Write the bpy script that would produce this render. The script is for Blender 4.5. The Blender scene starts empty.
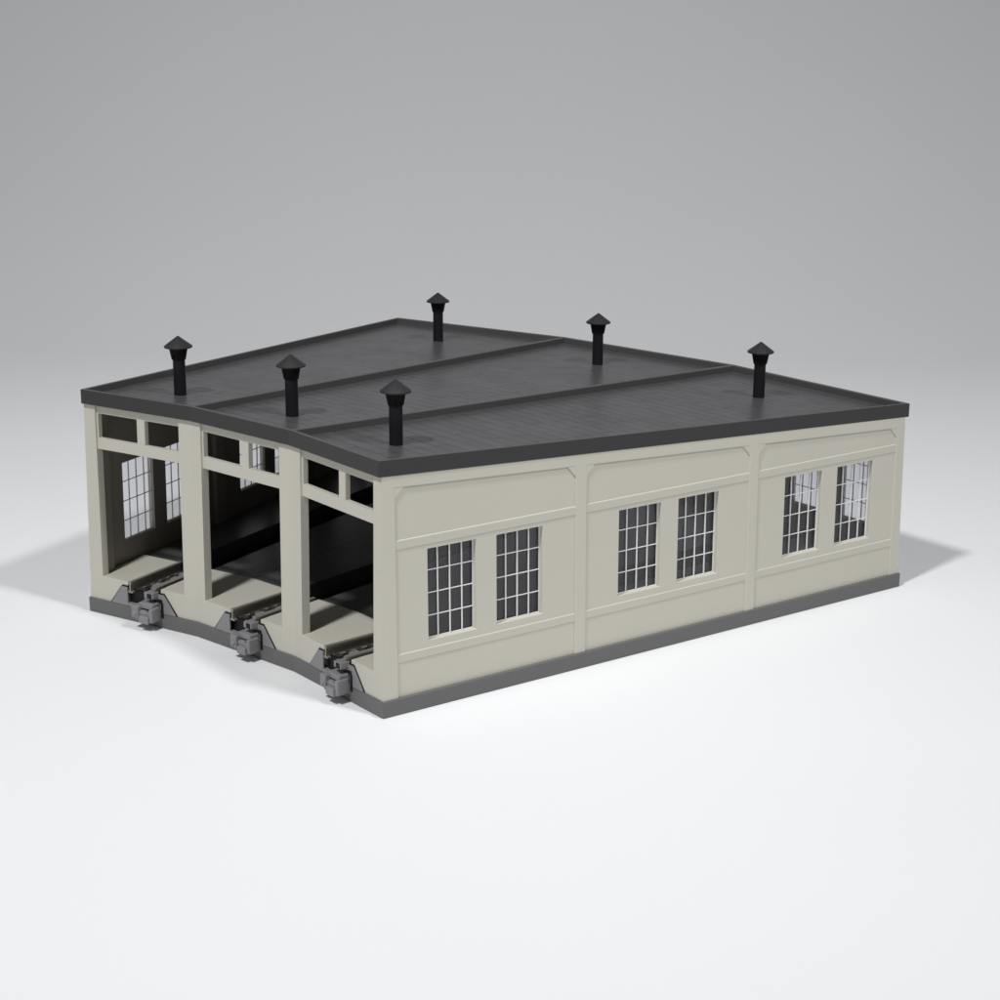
import bpy, math, random
from mathutils import Vector, Matrix
random.seed(4)
S = 0.011                      # drawing unit (1.1 mm) -> Blender unit (10 cm)
sc = bpy.context.scene
sc.unit_settings.system = 'METRIC'
sc.unit_settings.scale_length = 0.1
col = sc.collection

# ------------------------------------------------------------------ plan of the model
RF, LEN, T = 208.79, 164.66, 0.1728
RR = RF + LEN
YO = RF + LEN / 2
ANG = [-1.5 * T, -.5 * T, .5 * T, 1.5 * T]
F = [Vector((RF * math.sin(a), RF * math.cos(a) - YO)) for a in ANG]
R = [Vector((RR * math.sin(a), RR * math.cos(a) - YO)) for a in ANG]
WF = (F[1] - F[0]).length       # 36.03
WR = (R[1] - R[0]).length       # 64.45
VD = (RR - RF) * math.cos(T / 2)  # depth of one bay
K5 = math.tan(T / 2)
ZB = 3.95                       # top of plinth
ZR0, ZR1 = 60.0, 52.0           # roof rim, front and rear
FAS = 3.75                      # height of the roof rim
ZFL = 10.3                      # floor level

def offset_poly(P, D):
    n = len(P); out = []
    for i in range(n):
        a, b, c = P[i - 1], P[i], P[(i + 1) % n]
        def nr(u, v):
            e = (v - u).normalized(); return Vector((e.y, -e.x))
        n1, n2 = nr(a, b), nr(b, c)
        r1, r2 = n1.dot(b) + D[i - 1], n2.dot(b) + D[i]
        det = n1.x * n2.y - n1.y * n2.x
        out.append(Vector(((r1 * n2.y - r2 * n1.y) / det, (n1.x * r2 - n2.x * r1) / det)))
    return out
PLAN = F + R[::-1]

class Frame:
    """a wall line: s along it, d outward, z up"""
    def __init__(f, A, B):
        f.o = A; f.e = (B - A).normalized(); f.n = Vector((f.e.y, -f.e.x)); f.w = (B - A).length
    def p(f, s, d, z):
        q = f.o + f.e * s + f.n * d
        return (q.x, q.y, z)
FRONT = [Frame(F[i], F[i + 1]) for i in range(3)]
REAR = [Frame(R[i + 1], R[i]) for i in range(3)]
RIGHT = Frame(F[3], R[3])
LEFT = Frame(R[0], F[0])

def bay_of(x, y):
    a = math.atan2(x, y + YO)
    return 0 if a < -T / 2 else (1 if a < T / 2 else 2)
def zroof(x, y):
    fr = FRONT[bay_of(x, y)]
    v = -(Vector((x, y)) - fr.o).dot(fr.n)
    return ZR0 + (ZR1 - ZR0) * v / VD
def draft(z):
    return .5 - (z - ZB) * (.8 / 52)

# ------------------------------------------------------------------ mesh helpers
class MB:
    def __init__(m): m.v = []; m.f = []; m.mi = []
    def add(m, vs, fs, mi=0):
        o = len(m.v); m.v += [tuple(v) for v in vs]
        for k, f in enumerate(fs):
            m.f.append([i + o for i in f]); m.mi.append(mi if isinstance(mi, int) else mi[k])
    def prism(m, pts, zb, zt, mi=0):
        """pts: 2D polygon (counter-clockwise); zb / zt numbers or functions of x, y"""
        fb = zb if callable(zb) else (lambda x, y: zb)
        ft = zt if callable(zt) else (lambda x, y: zt)
        n = len(pts)
        vs = [(p[0], p[1], fb(p[0], p[1])) for p in pts] + [(p[0], p[1], ft(p[0], p[1])) for p in pts]
        m.add(vs, [list(range(n))[::-1], list(range(n, 2 * n))] + [[i, (i + 1) % n, n + (i + 1) % n, n + i] for i in range(n)], mi)
    def hexa(m, c, mi=0):
        """8 corners: bottom 4 counter-clockwise seen from above, then top 4"""
        m.add(c, [(3, 2, 1, 0), (4, 5, 6, 7), (0, 1, 5, 4), (1, 2, 6, 5), (2, 3, 7, 6), (3, 0, 4, 7)], mi)
    def fbox(m, fr, s0, s1, d0, d1, z0, z1, dr=False, mi=0):
        """box in a wall frame, d0 inner < d1 outer"""
        z0f = z0 if callable(z0) else (lambda s: z0)
        z1f = z1 if callable(z1) else (lambda s: z1)
        def P(s, d, z): return fr.p(s, d + (draft(z) if dr else 0), z)
        c = [(s0, d1), (s1, d1), (s1, d0), (s0, d0)]
        m.hexa([P(s, d, z0f(s)) for s, d in c] + [P(s, d, z1f(s)) for s, d in c], mi)
    def grid_wall(m, fr, SL, ZL, holes, d0, d1, k0=0, k1=0, dr=True, cap0=True, cap1=True, warp=None, mi_in=0):
        """sheet of thickness d1..d0 with rectangular holes; ends mitred by k0, k1"""
        ns, nz = len(SL), len(ZL)
        def P(i, j, d):
            z = ZL[j](SL[i]) if callable(ZL[j]) else ZL[j]
            dd = d + (draft(z) if dr else 0)
            s = SL[i]
            if warp: s = warp(s, z)
            if i == 0: s -= dd * k0
            if i == ns - 1: s += dd * k1
            return fr.p(s, dd, z)
        vs = [P(i, j, d1) for i in range(ns) for j in range(nz)] + [P(i, j, d0) for i in range(ns) for j in range(nz)]
        N = ns * nz
        I = lambda i, j: i * nz + j
        full = lambda i, j: 0 <= i < ns - 1 and 0 <= j < nz - 1 and (i, j) not in holes
        fs = []; mi = []
        for i in range(ns - 1):
            for j in range(nz - 1):
                if not full(i, j): continue
                a, b, c, d = I(i, j), I(i + 1, j), I(i + 1, j + 1), I(i, j + 1)
                fs.append((a, b, c, d)); mi.append(0)
                fs.append((N + d, N + c, N + b, N + a)); mi.append(mi_in)
                if not full(i - 1, j) and (i > 0 or cap0): fs.append((a, d, N + d, N + a)); mi.append(0)
                if not full(i + 1, j) and (i < ns - 2 or cap1): fs.append((c, b, N + b, N + c)); mi.append(0)
                if not full(i, j - 1): fs.append((b, a, N + a, N + b)); mi.append(0)
                if not full(i, j + 1): fs.append((d, c, N + c, N + d)); mi.append(0)
        used = sorted({k for f in fs for k in f}); mp = {k: n for n, k in enumerate(used)}
        m.add([vs[k] for k in used], [[mp[k] for k in f] for f in fs], mi)
    def lathe(m, cx, cy, prof, n=32, close=False):
        vs = []; fs = []
        for r, z in prof:
            for k in range(n):
                a = 2 * math.pi * k / n
                vs.append((cx + r * math.cos(a), cy + r * math.sin(a), z))
        for q in range(len(prof) - 1):
            for k in range(n):
                fs.append((q * n + k, q * n + (k + 1) % n, (q + 1) * n + (k + 1) % n, (q + 1) * n + k))
        fs.append(list(range(n))[::-1]); fs.append(list(range((len(prof) - 1) * n, len(prof) * n)))
        m.add(vs, fs)
    def cyl(m, p0, p1, r, n=16):
        p0 = Vector(p0); p1 = Vector(p1); ax = (p1 - p0).normalized()
        u = ax.orthogonal().normalized(); w = ax.cross(u)
        vs = [p + (u * math.cos(2 * math.pi * k / n) + w * math.sin(2 * math.pi * k / n)) * r for p in (p0, p1) for k in range(n)]
        m.add(vs, [list(range(n))[::-1], list(range(n, 2 * n))] + [(k, (k + 1) % n, n + (k + 1) % n, n + k) for k in range(n)])
    def build(m, name, mats, parent=None, bevel=.12, smooth=None, seg=2):
        me = bpy.data.meshes.new(name)
        me.from_pydata([(x * S, y * S, z * S) for x, y, z in m.v], [], m.f)
        mats = mats if isinstance(mats, (list, tuple)) else [mats]
        for t in mats: me.materials.append(t)
        for p, k in zip(me.polygons, m.mi): p.material_index = min(k, len(mats) - 1)
        me.validate(); me.update()
        o = bpy.data.objects.new(name, me); col.objects.link(o)
        if parent: o.parent = parent
        if bevel:
            b = o.modifiers.new('edge', 'BEVEL'); b.width = bevel * S; b.segments = seg
            b.limit_method = 'ANGLE'; b.angle_limit = math.radians(35); b.harden_normals = False
        if smooth:
            me.shade_smooth()
            me.set_sharp_from_angle(angle=math.radians(smooth))
        return o

# ------------------------------------------------------------------ materials
def new_mat(name):
    mt = bpy.data.materials.new(name); mt.use_nodes = True
    nt = mt.node_tree; b = nt.nodes['Principled BSDF']
    return mt, nt, b
def plastic(name, colr, rough=.5, spec=.5, var=.05, bump=.02, scale=40, rvar=.08):
    mt, nt, b = new_mat(name)
    tc = nt.nodes.new('ShaderNodeTexCoord')
    n1 = nt.nodes.new('ShaderNodeTexNoise'); n1.inputs['Scale'].default_value = scale * .12; n1.inputs['Detail'].default_value = 6
    n2 = nt.nodes.new('ShaderNodeTexNoise'); n2.inputs['Scale'].default_value = scale * 4; n2.inputs['Detail'].default_value = 4
    nt.links.new(tc.outputs['Object'], n1.inputs['Vector']); nt.links.new(tc.outputs['Object'], n2.inputs['Vector'])
    mx = nt.nodes.new('ShaderNodeMix'); mx.data_type = 'RGBA'
    mx.inputs['A'].default_value = (*[c * (1 - var) for c in colr], 1); mx.inputs['B'].default_value = (*[min(1, c * (1 + var)) for c in colr], 1)
    nt.links.new(n1.outputs['Fac'], mx.inputs['Factor']); nt.links.new(mx.outputs['Result'], b.inputs['Base Color'])
    mr = nt.nodes.new('ShaderNodeMapRange'); mr.inputs['To Min'].default_value = rough - rvar; mr.inputs['To Max'].default_value = rough + rvar
    nt.links.new(n1.outputs['Fac'], mr.inputs['Value']); nt.links.new(mr.outputs['Result'], b.inputs['Roughness'])
    bp = nt.nodes.new('ShaderNodeBump'); bp.inputs['Strength'].default_value = bump; bp.inputs['Distance'].default_value = .003
    nt.links.new(n2.outputs['Fac'], bp.inputs['Height']); nt.links.new(bp.outputs['Normal'], b.inputs['Normal'])
    b.inputs['Specular IOR Level'].default_value = spec
    return mt
CREAM = plastic('cream_plastic', (.573, .557, .480), .5, .4, .02, .03)
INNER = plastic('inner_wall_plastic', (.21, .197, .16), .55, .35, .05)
GREY = plastic('plinth_grey_plastic', (.138, .138, .137), .5, .35, .03)
FLOORG = plastic('floor_grey_plastic', (.10, .10, .098), .35, .5, .06)
RIM = plastic('roof_rim_plastic', (.040, .0395, .0405), .45, .32, .04)
RIM_LIT = plastic('roof_rim_plastic_lightened', (.082, .0815, .083), .5, .35, .04)  # rim plastic, bounce light missing inside the roof put into its colour
BLACK = plastic('chimney_plastic', (.011, .011, .013), .45, .28, .1)
CAPM = plastic('cap_plastic', (.022, .022, .024), .5, .4, .1)
TRACKG = plastic('track_grey_plastic', (.24, .24, .25), .45, .4, .05)
DARK = plastic('black_plastic_and_recess_shade', (.007, .007, .007), .6, .3, .1)  # near-black: shade painted into gaps and recesses, also the cowl plastic
SLEEP = plastic('sleeper_plastic', (.05, .046, .042), .55, .3, .1)
WHITE = plastic('glazing_bar_print', (.80, .80, .80), .5, .3, .02)
mt, nt, b = new_mat('rail_metal')
b.inputs['Base Color'].default_value = (.30, .29, .24, 1); b.inputs['Metallic'].default_value = .3; b.inputs['Roughness'].default_value = .3
nz = nt.nodes.new('ShaderNodeTexNoise'); nz.inputs['Scale'].default_value = 60
mr = nt.nodes.new('ShaderNodeMapRange'); mr.inputs['To Min'].default_value = .22; mr.inputs['To Max'].default_value = .42
nt.links.new(nz.outputs['Fac'], mr.inputs['Value']); nt.links.new(mr.outputs['Result'], b.inputs['Roughness'])
RAIL = mt

# clear glazing sheet: see-through with a fresnel sheen
mt = bpy.data.materials.new('clear_glazing'); mt.use_nodes = True; nt = mt.node_tree; nt.nodes.clear()
out = nt.nodes.new('ShaderNodeOutputMaterial'); tr = nt.nodes.new('ShaderNodeBsdfTransparent'); gl = nt.nodes.new('ShaderNodeBsdfGlossy')
tr.inputs['Color'].default_value = (.93, .93, .945, 1); gl.inputs['Roughness'].default_value = .06
lw = nt.nodes.new('ShaderNodeLayerWeight'); lw.inputs['Blend'].default_value = .5
pw = nt.nodes.new('ShaderNodeMath'); pw.operation = 'POWER'; pw.inputs[1].default_value = 4.5
nt.links.new(lw.outputs['Facing'], pw.inputs[0])
fz = nt.nodes.new('ShaderNodeMapRange'); fz.inputs['To Min'].default_value = .042; fz.inputs['To Max'].default_value = .9
nt.links.new(pw.outputs[0], fz.inputs['Value'])
ms = nt.nodes.new('ShaderNodeMixShader')
nt.links.new(fz.outputs[0], ms.inputs[0]); nt.links.new(tr.outputs[0], ms.inputs[1]); nt.links.new(gl.outputs[0], ms.inputs[2]); nt.links.new(ms.outputs[0], out.inputs[0])
GLASS = mt

# roof covering: rows of faintly embossed sheets across each bay
def roof_mat(i):
    mt, nt, b = new_mat('roof_sheet_plastic')
    tc = nt.nodes.new('ShaderNodeTexCoord'); mp = nt.nodes.new('ShaderNodeMapping')
    a = math.atan2(FRONT[i].e.y, FRONT[i].e.x)
    mp.vector_type = 'TEXTURE'; mp.inputs['Rotation'].default_value = (0, 0, a); mp.inputs['Location'].default_value = (F[i].x * S, F[i].y * S, 0)
    nt.links.new(tc.outputs['Object'], mp.inputs['Vector'])
    br = nt.nodes.new('ShaderNodeTexBrick'); br.offset = .5
    br.inputs['Scale'].default_value = 1; br.inputs['Brick Width'].default_value = 16 * S; br.inputs['Row Height'].default_value = 4.0 * S
    br.inputs['Mortar Size'].default_value = .22 * S; br.inputs['Mortar Smooth'].default_value = .6
    br.inputs['Color1'].default_value = (.062, .062, .0645, 1); br.inputs['Color2'].default_value = (.071, .071, .0735, 1); br.inputs['Mortar'].default_value = (.040, .040, .042, 1)
    nt.links.new(mp.outputs['Vector'], br.inputs['Vector'])
    nt.links.new(br.outputs['Color'], b.inputs['Base Color'])
    nz = nt.nodes.new('ShaderNodeTexNoise'); nz.inputs['Scale'].default_value = 9; nz.inputs['Detail'].default_value = 5
    nt.links.new(tc.outputs['Object'], nz.inputs['Vector'])
    mr = nt.nodes.new('ShaderNodeMapRange'); mr.inputs['To Min'].default_value = .26; mr.inputs['To Max'].default_value = .42
    nt.links.new(nz.outputs['Fac'], mr.inputs['Value']); nt.links.new(mr.outputs['Result'], b.inputs['Roughness'])
    bp = nt.nodes.new('ShaderNodeBump'); bp.inputs['Strength'].default_value = .4; bp.inputs['Distance'].default_value = .25 * S; bp.invert = True
    nt.links.new(br.outputs['Fac'], bp.inputs['Height']); nt.links.new(bp.outputs['Normal'], b.inputs['Normal'])
    b.inputs['Specular IOR Level'].default_value = .22
    return mt

# ------------------------------------------------------------------ the building
house = bpy.data.objects.new('engine_house', None); col.objects.link(house)
house['label'] = 'cream three bay model locomotive shed with dark grey flat roof and black chimneys'
house['category'] = 'model building'

# plinth
m = MB(); m.prism(offset_poly(PLAN, [1.0] * 8), 0, ZB)
m.build('plinth', GREY, house, .25)

# front walls: one per bay, door opening and two transom lights
KC = math.tan((math.radians(90) - (T * 1.5) + 0) / 2)       # placeholder, replaced below
turn = FRONT[2].e.angle_signed(RIGHT.e)
KC = math.tan(abs(turn) / 2)
TOPF = ZR0 - FAS + .45
OPEN = [(4.0, 31.7), (3.1, 31.5), (3.3, 32.6)]
TRACK_C = 18.0
for i in range(3):
    a, b_ = OPEN[i]
    fr = FRONT[i]; m = MB()
    SL = [0, a, TRACK_C - 5.3, TRACK_C + 5.8, b_, fr.w]
    ZL = [ZB - .1, ZFL, TOPF]
    holes = {(1, 1), (2, 1), (3, 1), (2, 0)}
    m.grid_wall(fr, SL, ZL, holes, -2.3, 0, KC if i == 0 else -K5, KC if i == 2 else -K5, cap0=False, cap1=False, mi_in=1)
    w = m.build('front_wall', [CREAM, INNER], house, .07)
    # transom frame set between the piers
    c0 = 17.5 if i < 2 else 18.4; c1 = c0 + 2.6
    t = MB()
    SL = [a - .15, c0, c1, b_ + .15]; SL2 = [a - .15, a + .45, c0, c1, b_ - .1, b_ + .15]
    t.grid_wall(fr, SL2, [44.6, 47.5, 54.0, TOPF - .05], {(1, 1), (3, 1)}, -2.0, -.55, mi_in=0)
    t.build('door_transom', CREAM, w, .12)

# rear walls with three windows each
ZW0, ZW1 = 16.1, 37.8
def window(fr, s0, s1, dd, parent):
    m = MB(); W = s1 - s0; H = ZW1 - ZW0
    for k in range(1, 4):
        c = s0 + W * k / 4
        m.fbox(fr, c - .125, c + .125, dd - .12, dd + .16, ZW0 - .1, ZW1 + .1, True)
        z = ZW0 + H * k / 4
        m.fbox(fr, s0 - .1, s1 + .1, dd - .12, dd + .10, z - .095, z + .095, True)
    for s in (s0 + .05, s1 - .05):
        m.fbox(fr, s - .27, s + .27, dd - .12, dd + .13, ZW0 - .1, ZW1 + .1, True)
    for z in (ZW0 + .12, ZW1 - .12):
        m.fbox(fr, s0 - .1, s1 + .1, dd - .12, dd + .07, z - .15, z + .15, True)
    o = m.build('window', WHITE, parent, 0)
    g = MB(); g.fbox(fr, s0 - .3, s1 + .3, dd - .38, dd - .16, ZW0 - .3, ZW1 + .3, True)
    g.build('pane', GLASS, o, 0)
REARW = [(6.0, 19.1), (24.4, 37.5), (42.8, 55.9)]
turnr = RIGHT.e.angle_signed(REAR[2].e)
KRR = math.tan(abs(turnr) / 2)
for i in range(3):
    fr = REAR[i]; m = MB()
    SL = [0]; holes = set()
    for (p, q) in REARW: SL += [p, q]
    SL.append(fr.w)
    for k in (1, 3, 5): holes.add((k, 1))
    m.grid_wall(fr, SL, [ZB - .1, ZW0, ZW1, ZR1 - FAS + .45], holes, -2.2, 0, KRR if i == 2 else K5, KRR if i == 0 else K5, cap0=False, cap1=False, mi_in=1)
    w = m.build('rear_wall', [CREAM, INNER], house, .12)
    for (p, q) in REARW: window(fr, p, q, -1.0, house)

# side walls: panels, pilasters, header strip, two ledges, six windows
PIL = [(0, 3.5), (53.3, 56.5), (108.4, 111.5), (161.6, LEN)]
WIN = [(12.0, 25.1), (30.8, 43.9), (66.7, 79.8), (85.4, 98.5), (121.3, 134.4), (140.1, 153.2)]
def side_wall(fr, mir):
    X = (lambda s: LEN - s) if mir else (lambda s: s)
    top = lambda s: ZR0 - FAS - (ZR0 - ZR1) / LEN * X(s)
    o = lambda L: sorted((X(s) for s in L))
    k0, k1 = (KRR, KC) if mir else (KC, KRR)
    m = MB()
    SL = o([0, LEN] + [v for w in WIN for v in w])
    holes = {(k, 1) for k in range(1, 13, 2)}
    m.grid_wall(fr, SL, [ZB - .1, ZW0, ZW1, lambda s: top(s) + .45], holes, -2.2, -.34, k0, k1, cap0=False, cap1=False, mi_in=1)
    # proud layer: pilasters and header
    SL = o([v for w in PIL for v in w])
    m.grid_wall(fr, SL, [ZB - .05, lambda s: top(s) - 2.75, lambda s: top(s) + .3], {(1, 0), (3, 0), (5, 0)}, -.9, 0, k0, k1, cap0=False, cap1=False)
    hz = lambda s: top(s) - 2.75
    for b in range(3):
        p0, p1 = PIL[b][1], PIL[b + 1][0]
        q0, q1 = sorted((X(p0), X(p1)))
        # ledges
        for z0, z1 in ((38.9, 41.3), (12.2, 14.5)):
            m.hexa([fr.p(s, d + draft(z), z) for (s, d, z) in
                    [(q0 - .1, -.20, z0), (q1 + .1, -.20, z0), (q1 + .1, -.9, z0), (q0 - .1, -.9, z0),
                     (q0 - .1, -.14, z1 - .3), (q1 + .1, -.14, z1 - .3), (q1 + .1, -.9, z1 + .25), (q0 - .1, -.9, z1 + .25)]])
        # cut corners of the upper panel
        for s, sg in ((q0, 1), (q1, -1)):
            tri = [(s - sg * .05, hz(s) + .05), (s + sg * 2.5, hz(s + sg * 2.5) + .05), (s - sg * .05, hz(s) - 2.7)]
            if sg < 0: tri = tri[::-1]
            vs = [fr.p(a, -.04 + draft(z), z) for a, z in tri] + [fr.p(a, -.9 + draft(z), z) for a, z in tri]
            m.add(vs, [(2, 1, 0), (3, 4, 5), (0, 1, 4, 3), (1, 2, 5, 4), (2, 0, 3, 5)])
    # ribs on the inner face
    for s in (3.2, 54.9, 109.8, 161.4):
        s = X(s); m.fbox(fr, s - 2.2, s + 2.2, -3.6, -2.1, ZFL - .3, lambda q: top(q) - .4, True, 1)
    w = m.build('side_wall', [CREAM, INNER], house, .13)
    for p, q in WIN:
        a, b = sorted((X(p), X(q))); window(fr, a, b, -1.55, house)
side_wall(RIGHT, False); side_wall(LEFT, True)

# floor inside: grey slabs either side of a pit; cream aprons at the doors; tracks
for i in range(3):
    fr = FRONT[i]; ins = 2.25
    def q(s, v): return tuple(fr.o + fr.e * s - fr.n * v)
    def left(v): return -v * K5
    def right(v): return fr.w + v * K5
    l0, l1 = TRACK_C - 5.3, TRACK_C + 5.8
    A0, A1 = 1.86, 19.2
    gl_ = 2.3 if i == 0 else .04; gr_ = 2.3 if i == 2 else .04
    e = VD - 2.4; A2 = A1 + .03
    for pts in ([q(left(A0) + gl_, A0), q(l0, A0), q(l0, A1), q(left(A1) + gl_, A1)],
                [q(l1, A0), q(right(A0) - gr_, A0), q(right(A1) - gr_, A1), q(l1, A1)]):
        m = MB(); m.prism(pts, ZB + .02, ZFL + .02); m.build('apron', CREAM, house, 0)
    for pts in ([q(left(A2) + gl_, A2), q(l0, A2), q(l0, e), q(left(e) + gl_, e)],
                [q(l1, A2), q(right(A2) - gr_, A2), q(right(e) - gr_, e), q(l1, e)]):
        m = MB(); m.prism(pts, ZB + .02, ZFL - .35); m.build('floor', FLOORG, house, .1)
    # track
    m = MB()
    m.fbox(fr, l0 + .02, l1 - .02, -e, -19, ZB + .02, 5.6, mi=0)  # pit bottom, shade of its depth put into the near-black colour
    m.fbox(fr, l0 + .02, l1 - .02, -19, -1.2, ZB + .02, 7.9, mi=0)
    tr = m.build('track', [DARK], house, 0)
    # roadbed end: sloping shoulders with a socket under the far rail
    c = TRACK_C
    warp = lambda s, z: c + (s - c) * (1.0 if abs(s - c) < 8 else 1 - .355 * (z - ZB) / 5.1)
    rb = MB()
    rb.grid_wall(fr, [c - 11, c - 5.1, c + .6, c + 11], [ZB + .03, 4.7, 8.5, 9.0], {(1, 1), (1, 2)}, -2.0, 1.0, dr=False, warp=warp)
    rb.build('roadbed', TRACKG, tr, .15)
    sk = MB(); sk.fbox(fr, c - 6.9, c + .9, -1.0, -.3, 4.3, 8.2); sk.build('socket_shade', DARK, tr, 0)  # dark block behind the hole, recess shade put into its colour
    sl = MB()
    for k in range(6):
        v = 1.2 + 3.1 * k
        sl.fbox(fr, c - 3.5, c + 3.5, -v - 1.2, -v, 7.7, 8.5)
    sl.build('sleepers', SLEEP, tr, .08)
    g_ = MB(); g_.fbox(fr, c + 1.7, c + 3.5, -19, -.4, 8.3, 9.9); g_.build('check_rail', TRACKG, tr, .15)
    for sa, v, ln in ((-.2, 3.0, 2.4), (.3, 9.5, 2.0), (-.4, 13.5, 1.6)):
        g_ = MB(); g_.fbox(fr, c + sa, c + 1.65, -v - ln, -v, 8.3, 9.5); g_.build('rail_chair', TRACKG, tr, .12)
    for SLg in ([c - 11.45, c - 5.1], [c + .6, c + 11.45]):
        gp = MB(); gp.grid_wall(fr, SLg, [ZB + .03, 9.35], set(), -1.5, .62, dr=False, warp=warp)
        gp.build('roadbed_gap_shade', DARK, tr, 0)  # solid dark strip, stands for the shade in the gap round the roadbed
    for sg in (-1, 1):
        x = c + sg * 4.4
        fe = 1.3 if sg > 0 else .75
        r = MB()
        r.fbox(fr, x - .85, x + .85, -19, fe, 7.6, 8.05)
        r.fbox(fr, x - .22, x + .22, -19, fe, 7.9, 10.4)
        r.fbox(fr, x - .48, x + .48, -19, fe + .03, 9.95, ZFL + .35)
        r.build('rail', RAIL, tr, .08)
    # connector clip hooked under the near rail
    j = MB(); x = c + 4.4
    j.fbox(fr, x - 1.9, x + .9, .3, 3.1, 8.2, 9.75)
    j.build('rail_joiner', TRACKG, tr, .2)
    j = MB(); j.fbox(fr, x - .75, x + .6, 3.05, 3.25, 8.35, 9.6); j.build('joiner_mouth_shade', DARK, tr, 0)  # dark plate on the joiner face, painted as shade inside its opening
    j = MB()
    j.fbox(fr, x - 4.0, x + 1.9, 1.0, 4.6, 2.3, 4.9)          # lower jaw
    j.fbox(fr, x - 3.3, x + 1.4, 1.0, 3.9, 5.6, 7.0)          # upper jaw
    j.fbox(fr, x - 4.6, x - 2.4, 1.0, 5.2, 3.1, 6.3)          # cheek
    j.fbox(fr, x + 1.0, x + 2.0, 1.6, 4.9, 2.6, 6.1)
    j.fbox(fr, x - 2.0, x + 1.0, 3.8, 5.5, 2.1, 4.0)          # lip
    j.fbox(fr, x - 2.4, x - .4, 1.0, 4.4, 4.6, 5.2)
    j.cyl(fr.p(x - 3.5, 5.0, 4.4), fr.p(x - 3.5, 5.5, 4.4), .7)
    j.build('track_clip', TRACKG, tr, .22)
    j = MB()
    j.fbox(fr, x - 3.0, x + 1.2, 1.02, 3.3, 4.7, 5.8)         # solid dark block, painted shade between the jaws
    j.fbox(fr, x + 1.95, x + 2.65, .95, 1.25, 2.9, 7.0)       # dark strip, painted shade of the gap beside the clip
    j.fbox(fr, x - .2, x + 2.3, .95, 1.3, 6.9, 7.8)
    j.build('clip_slot_shade', DARK, tr, .1)

# roof: rim all round, seams between bays, three recessed coverings
Q = offset_poly(PLAN, [.5, .5, .5, -.12, 1.15, 1.15, 1.15, -.12])
I_ = offset_poly(PLAN, [-.75, -.75, -.75, -1.0, -.3, -.3, -.3, -1.0])
B_ = offset_poly(PLAN, [-2.6, -2.6, -2.6, -2.6, -2.4, -2.4, -2.4, -2.6])
m = MB(); n = 8
def zr(p, dz):  return (p.x, p.y, zroof(p.x, p.y) + dz)
# interior corners sit exactly on bay lines, so use the shared depth there
vs = [zr(p, 0) for p in Q] + [zr(p, -FAS) for p in Q] + [zr(p, 0) for p in I_] + [zr(p, -2.5) for p in I_] + [zr(p, -FAS) for p in B_]
fs = []
for i in range(n):
    k = (i + 1) % n
    fs += [(n + i, n + k, k, i), (i, k, 2 * n + k, 2 * n + i), (2 * n + i, 2 * n + k, 3 * n + k, 3 * n + i), (n + k, n + i, 4 * n + i, 4 * n + k)]
m.add(vs, fs, [0, 1, 1, 0] * n)  # rim top and inner faces take the lightened copy
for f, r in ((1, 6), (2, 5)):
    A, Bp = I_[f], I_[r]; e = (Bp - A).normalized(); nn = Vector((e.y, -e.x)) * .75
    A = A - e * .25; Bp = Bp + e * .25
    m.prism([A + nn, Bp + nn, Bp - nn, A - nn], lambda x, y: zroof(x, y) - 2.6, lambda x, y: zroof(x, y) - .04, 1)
roof = m.build('roof', [RIM, RIM_LIT], house, .16)
for i in range(3):
    fr = FRONT[i]; m = MB()
    e0 = .8 if i == 0 else .1; e1 = .8 if i == 2 else .1
    v0, v1 = .5, VD - .1
    pts = [fr.o + fr.e * s - fr.n * v for s, v in ((-v0 * K5 + e0, v0), (fr.w + v0 * K5 - e1, v0), (fr.w + v1 * K5 - e1, v1), (-v1 * K5 + e0, v1))]
    zz = lambda x, y: ZR0 + (ZR1 - ZR0) * (-(Vector((x, y)) - fr.o).dot(fr.n)) / VD
    m.prism(pts, lambda x, y: zz(x, y) - 3.5, lambda x, y: zz(x, y) - 1.8)
    m.build('roof_covering', [roof_mat(i)], roof, 0)

# chimneys
for rad in (225.2, 348.4):
    for i in range(3):
        a = (i - 1) * T
        x, y = rad * math.sin(a), rad * math.cos(a) - YO
        z = zroof(x, y) - 1.85
        m = MB()
        m.lathe(x, y, [(1.60, z - .6), (1.60, z + .3), (1.58, z + 9.6)])
        c = m.build('chimney', BLACK, house, 0, smooth=30)
        m = MB()
        m.lathe(x, y, [(1.5, z + 9.3), (1.66, z + 9.35), (2.3, z + 12.2), (2.3, z + 12.6), (1.8, z + 12.62)], 24)
        for k in range(12):
            an = 2 * math.pi * k / 12; ca, sa_ = math.cos(an), math.sin(an)
            def pt(r, w, zz): return (x + ca * r - sa_ * w, y + sa_ * r + ca * w, z + zz)
            m.hexa([pt(1.5, -.14, 9.4), pt(1.82, -.14, 9.4), pt(1.82, .14, 9.4), pt(1.5, .14, 9.4),
                    pt(2.0, -.14, 12.6), pt(2.45, -.14, 12.6), pt(2.45, .14, 12.6), pt(2.0, .14, 12.6)])
        m.build('chimney_cowl', DARK, c, 0)
        m = MB()
        m.lathe(x, y, [(1.9, z + 12.68), (3.6, z + 12.55), (3.65, z + 12.85), (.22, z + 15.45), (.05, z + 15.5)], 40)
        m.build('chimney_cap', CAPM, c, 0, smooth=30)

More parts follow.
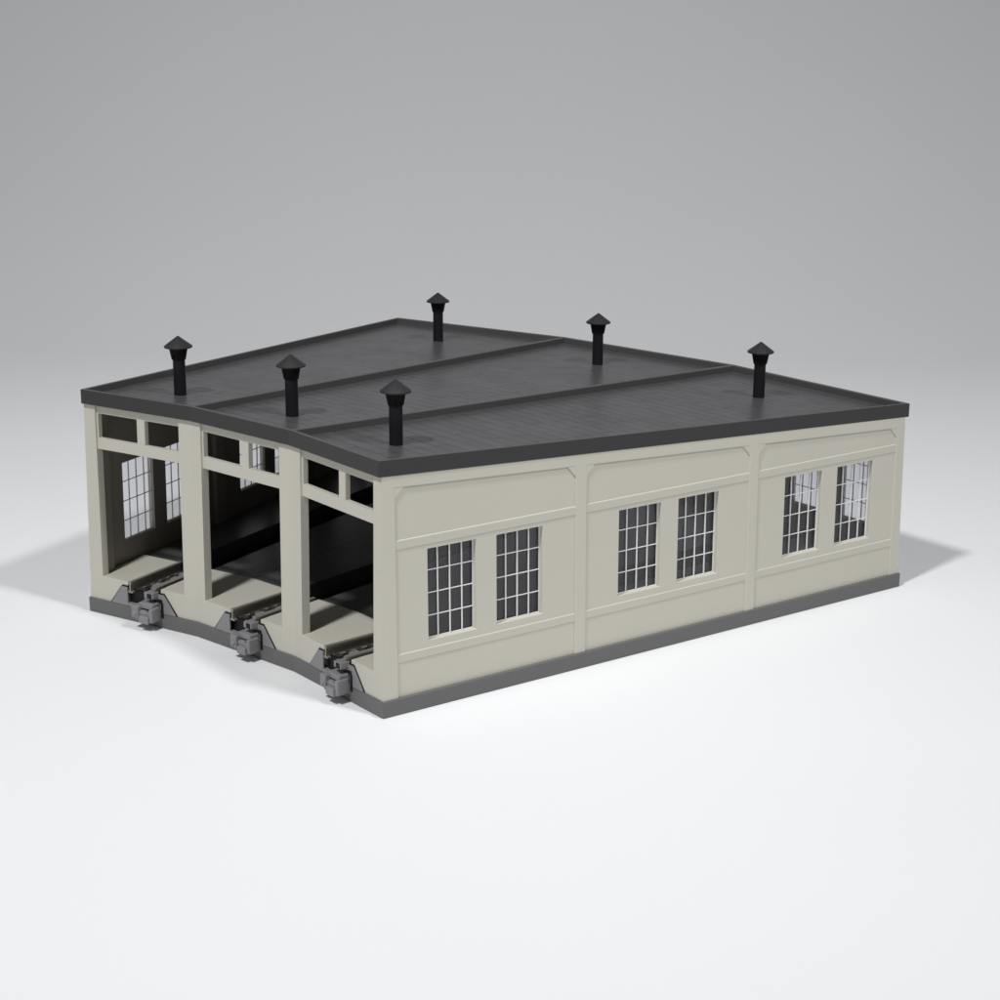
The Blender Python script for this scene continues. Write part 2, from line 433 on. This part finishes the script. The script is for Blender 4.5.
# ------------------------------------------------------------------ paper sweep
H = Vector((-.651, .759)); G = Vector((H.y, -H.x))
prof = [(-1300, 0), (-700, 0), (-300, 0), (0, 0), (300, 0)]
RS = 330
for k in range(1, 25):
    t = k / 24 * math.radians(88); prof.append((300 + RS * math.sin(t), RS * (1 - math.cos(t))))
prof.append((prof[-1][0] + 20, prof[-1][1] + 600))
m = MB(); XS = [-2600 + 400 * k for k in range(14)]
vs = []
for (h, z) in prof:
    for x in XS:
        q_ = H * h + G * x; vs.append((q_.x, q_.y, z))
nx = len(XS)
m.add(vs, [(r * nx + c, r * nx + c + 1, (r + 1) * nx + c + 1, (r + 1) * nx + c) for r in range(len(prof) - 1) for c in range(nx - 1)])
PAPER = plastic('white_paper', (.822, .830, .846), .7, .25, .012, .01, 8, .03)
g = m.build('ground', PAPER, None, 0, smooth=60)
g['kind'] = 'structure'

# ------------------------------------------------------------------ lamps
def lamp(name, az_dir, elev, dist, size, power, target=(0, 0, 25), colr=(1, 1, 1)):
    d = Vector((az_dir[0], az_dir[1], 0)).normalized() * math.cos(math.radians(elev)) + Vector((0, 0, math.sin(math.radians(elev))))
    L = bpy.data.lights.new(name, 'AREA'); L.shape = 'DISK'; L.size = size * S; L.energy = power; L.color = colr; L.spread = math.radians(106)
    o = bpy.data.objects.new(name, L); col.objects.link(o)
    o.location = (Vector(target) + d * dist) * S
    o.rotation_euler = (-d).to_track_quat('-Z', 'Y').to_euler()
    return o
def lamp_at(name, pos, size, power, aim):
    d = Vector(pos) - Vector(aim); L = d.length; d.normalize()
    return lamp(name, (d.x, d.y), math.degrees(math.asin(d.z)), L, size, power, aim)
lamp_at('studio_lamp_front', (70, -480, 740), 75, 184, (25, -15, 20))
lamp_at('studio_lamp_side', (470, -10, 700), 75, 108, (15, -15, 20))
wd = bpy.data.worlds.new('World'); sc.world = wd; wd.use_nodes = True
bg = wd.node_tree.nodes['Background']; bg.inputs['Color'].default_value = (.99, .99, 1, 1); bg.inputs['Strength'].default_value = .16

# ------------------------------------------------------------------ camera
cd = bpy.data.cameras.new('camera'); co = bpy.data.objects.new('camera', cd); col.objects.link(co)
r_ = Vector((0.75820306, 0.65199008, 0.00608714)); u_ = Vector((-0.18645213, 0.20786138, 0.96022354)); f_ = Vector((-0.62479094, 0.72917939, -0.27916608))
M = Matrix((r_, u_, -f_)).transposed().to_4x4()
M.translation = Vector((310.6181, -349.58965, 157.49211)) * S
co.matrix_world = M
cd.sensor_width = 36; cd.lens = 1740.92 / 1000 * 36
cd.clip_start = .05; cd.clip_end = 400
sc.camera = co
sc.render.engine = 'CYCLES'
sc.cycles.max_bounces = 10; sc.cycles.diffuse_bounces = 5; sc.cycles.transparent_max_bounces = 16
sc.view_settings.view_transform = 'Standard'; sc.view_settings.look = 'None'
sc.view_settings.exposure = 0; sc.view_settings.gamma = 1; sc.view_settings.use_curve_mapping = False
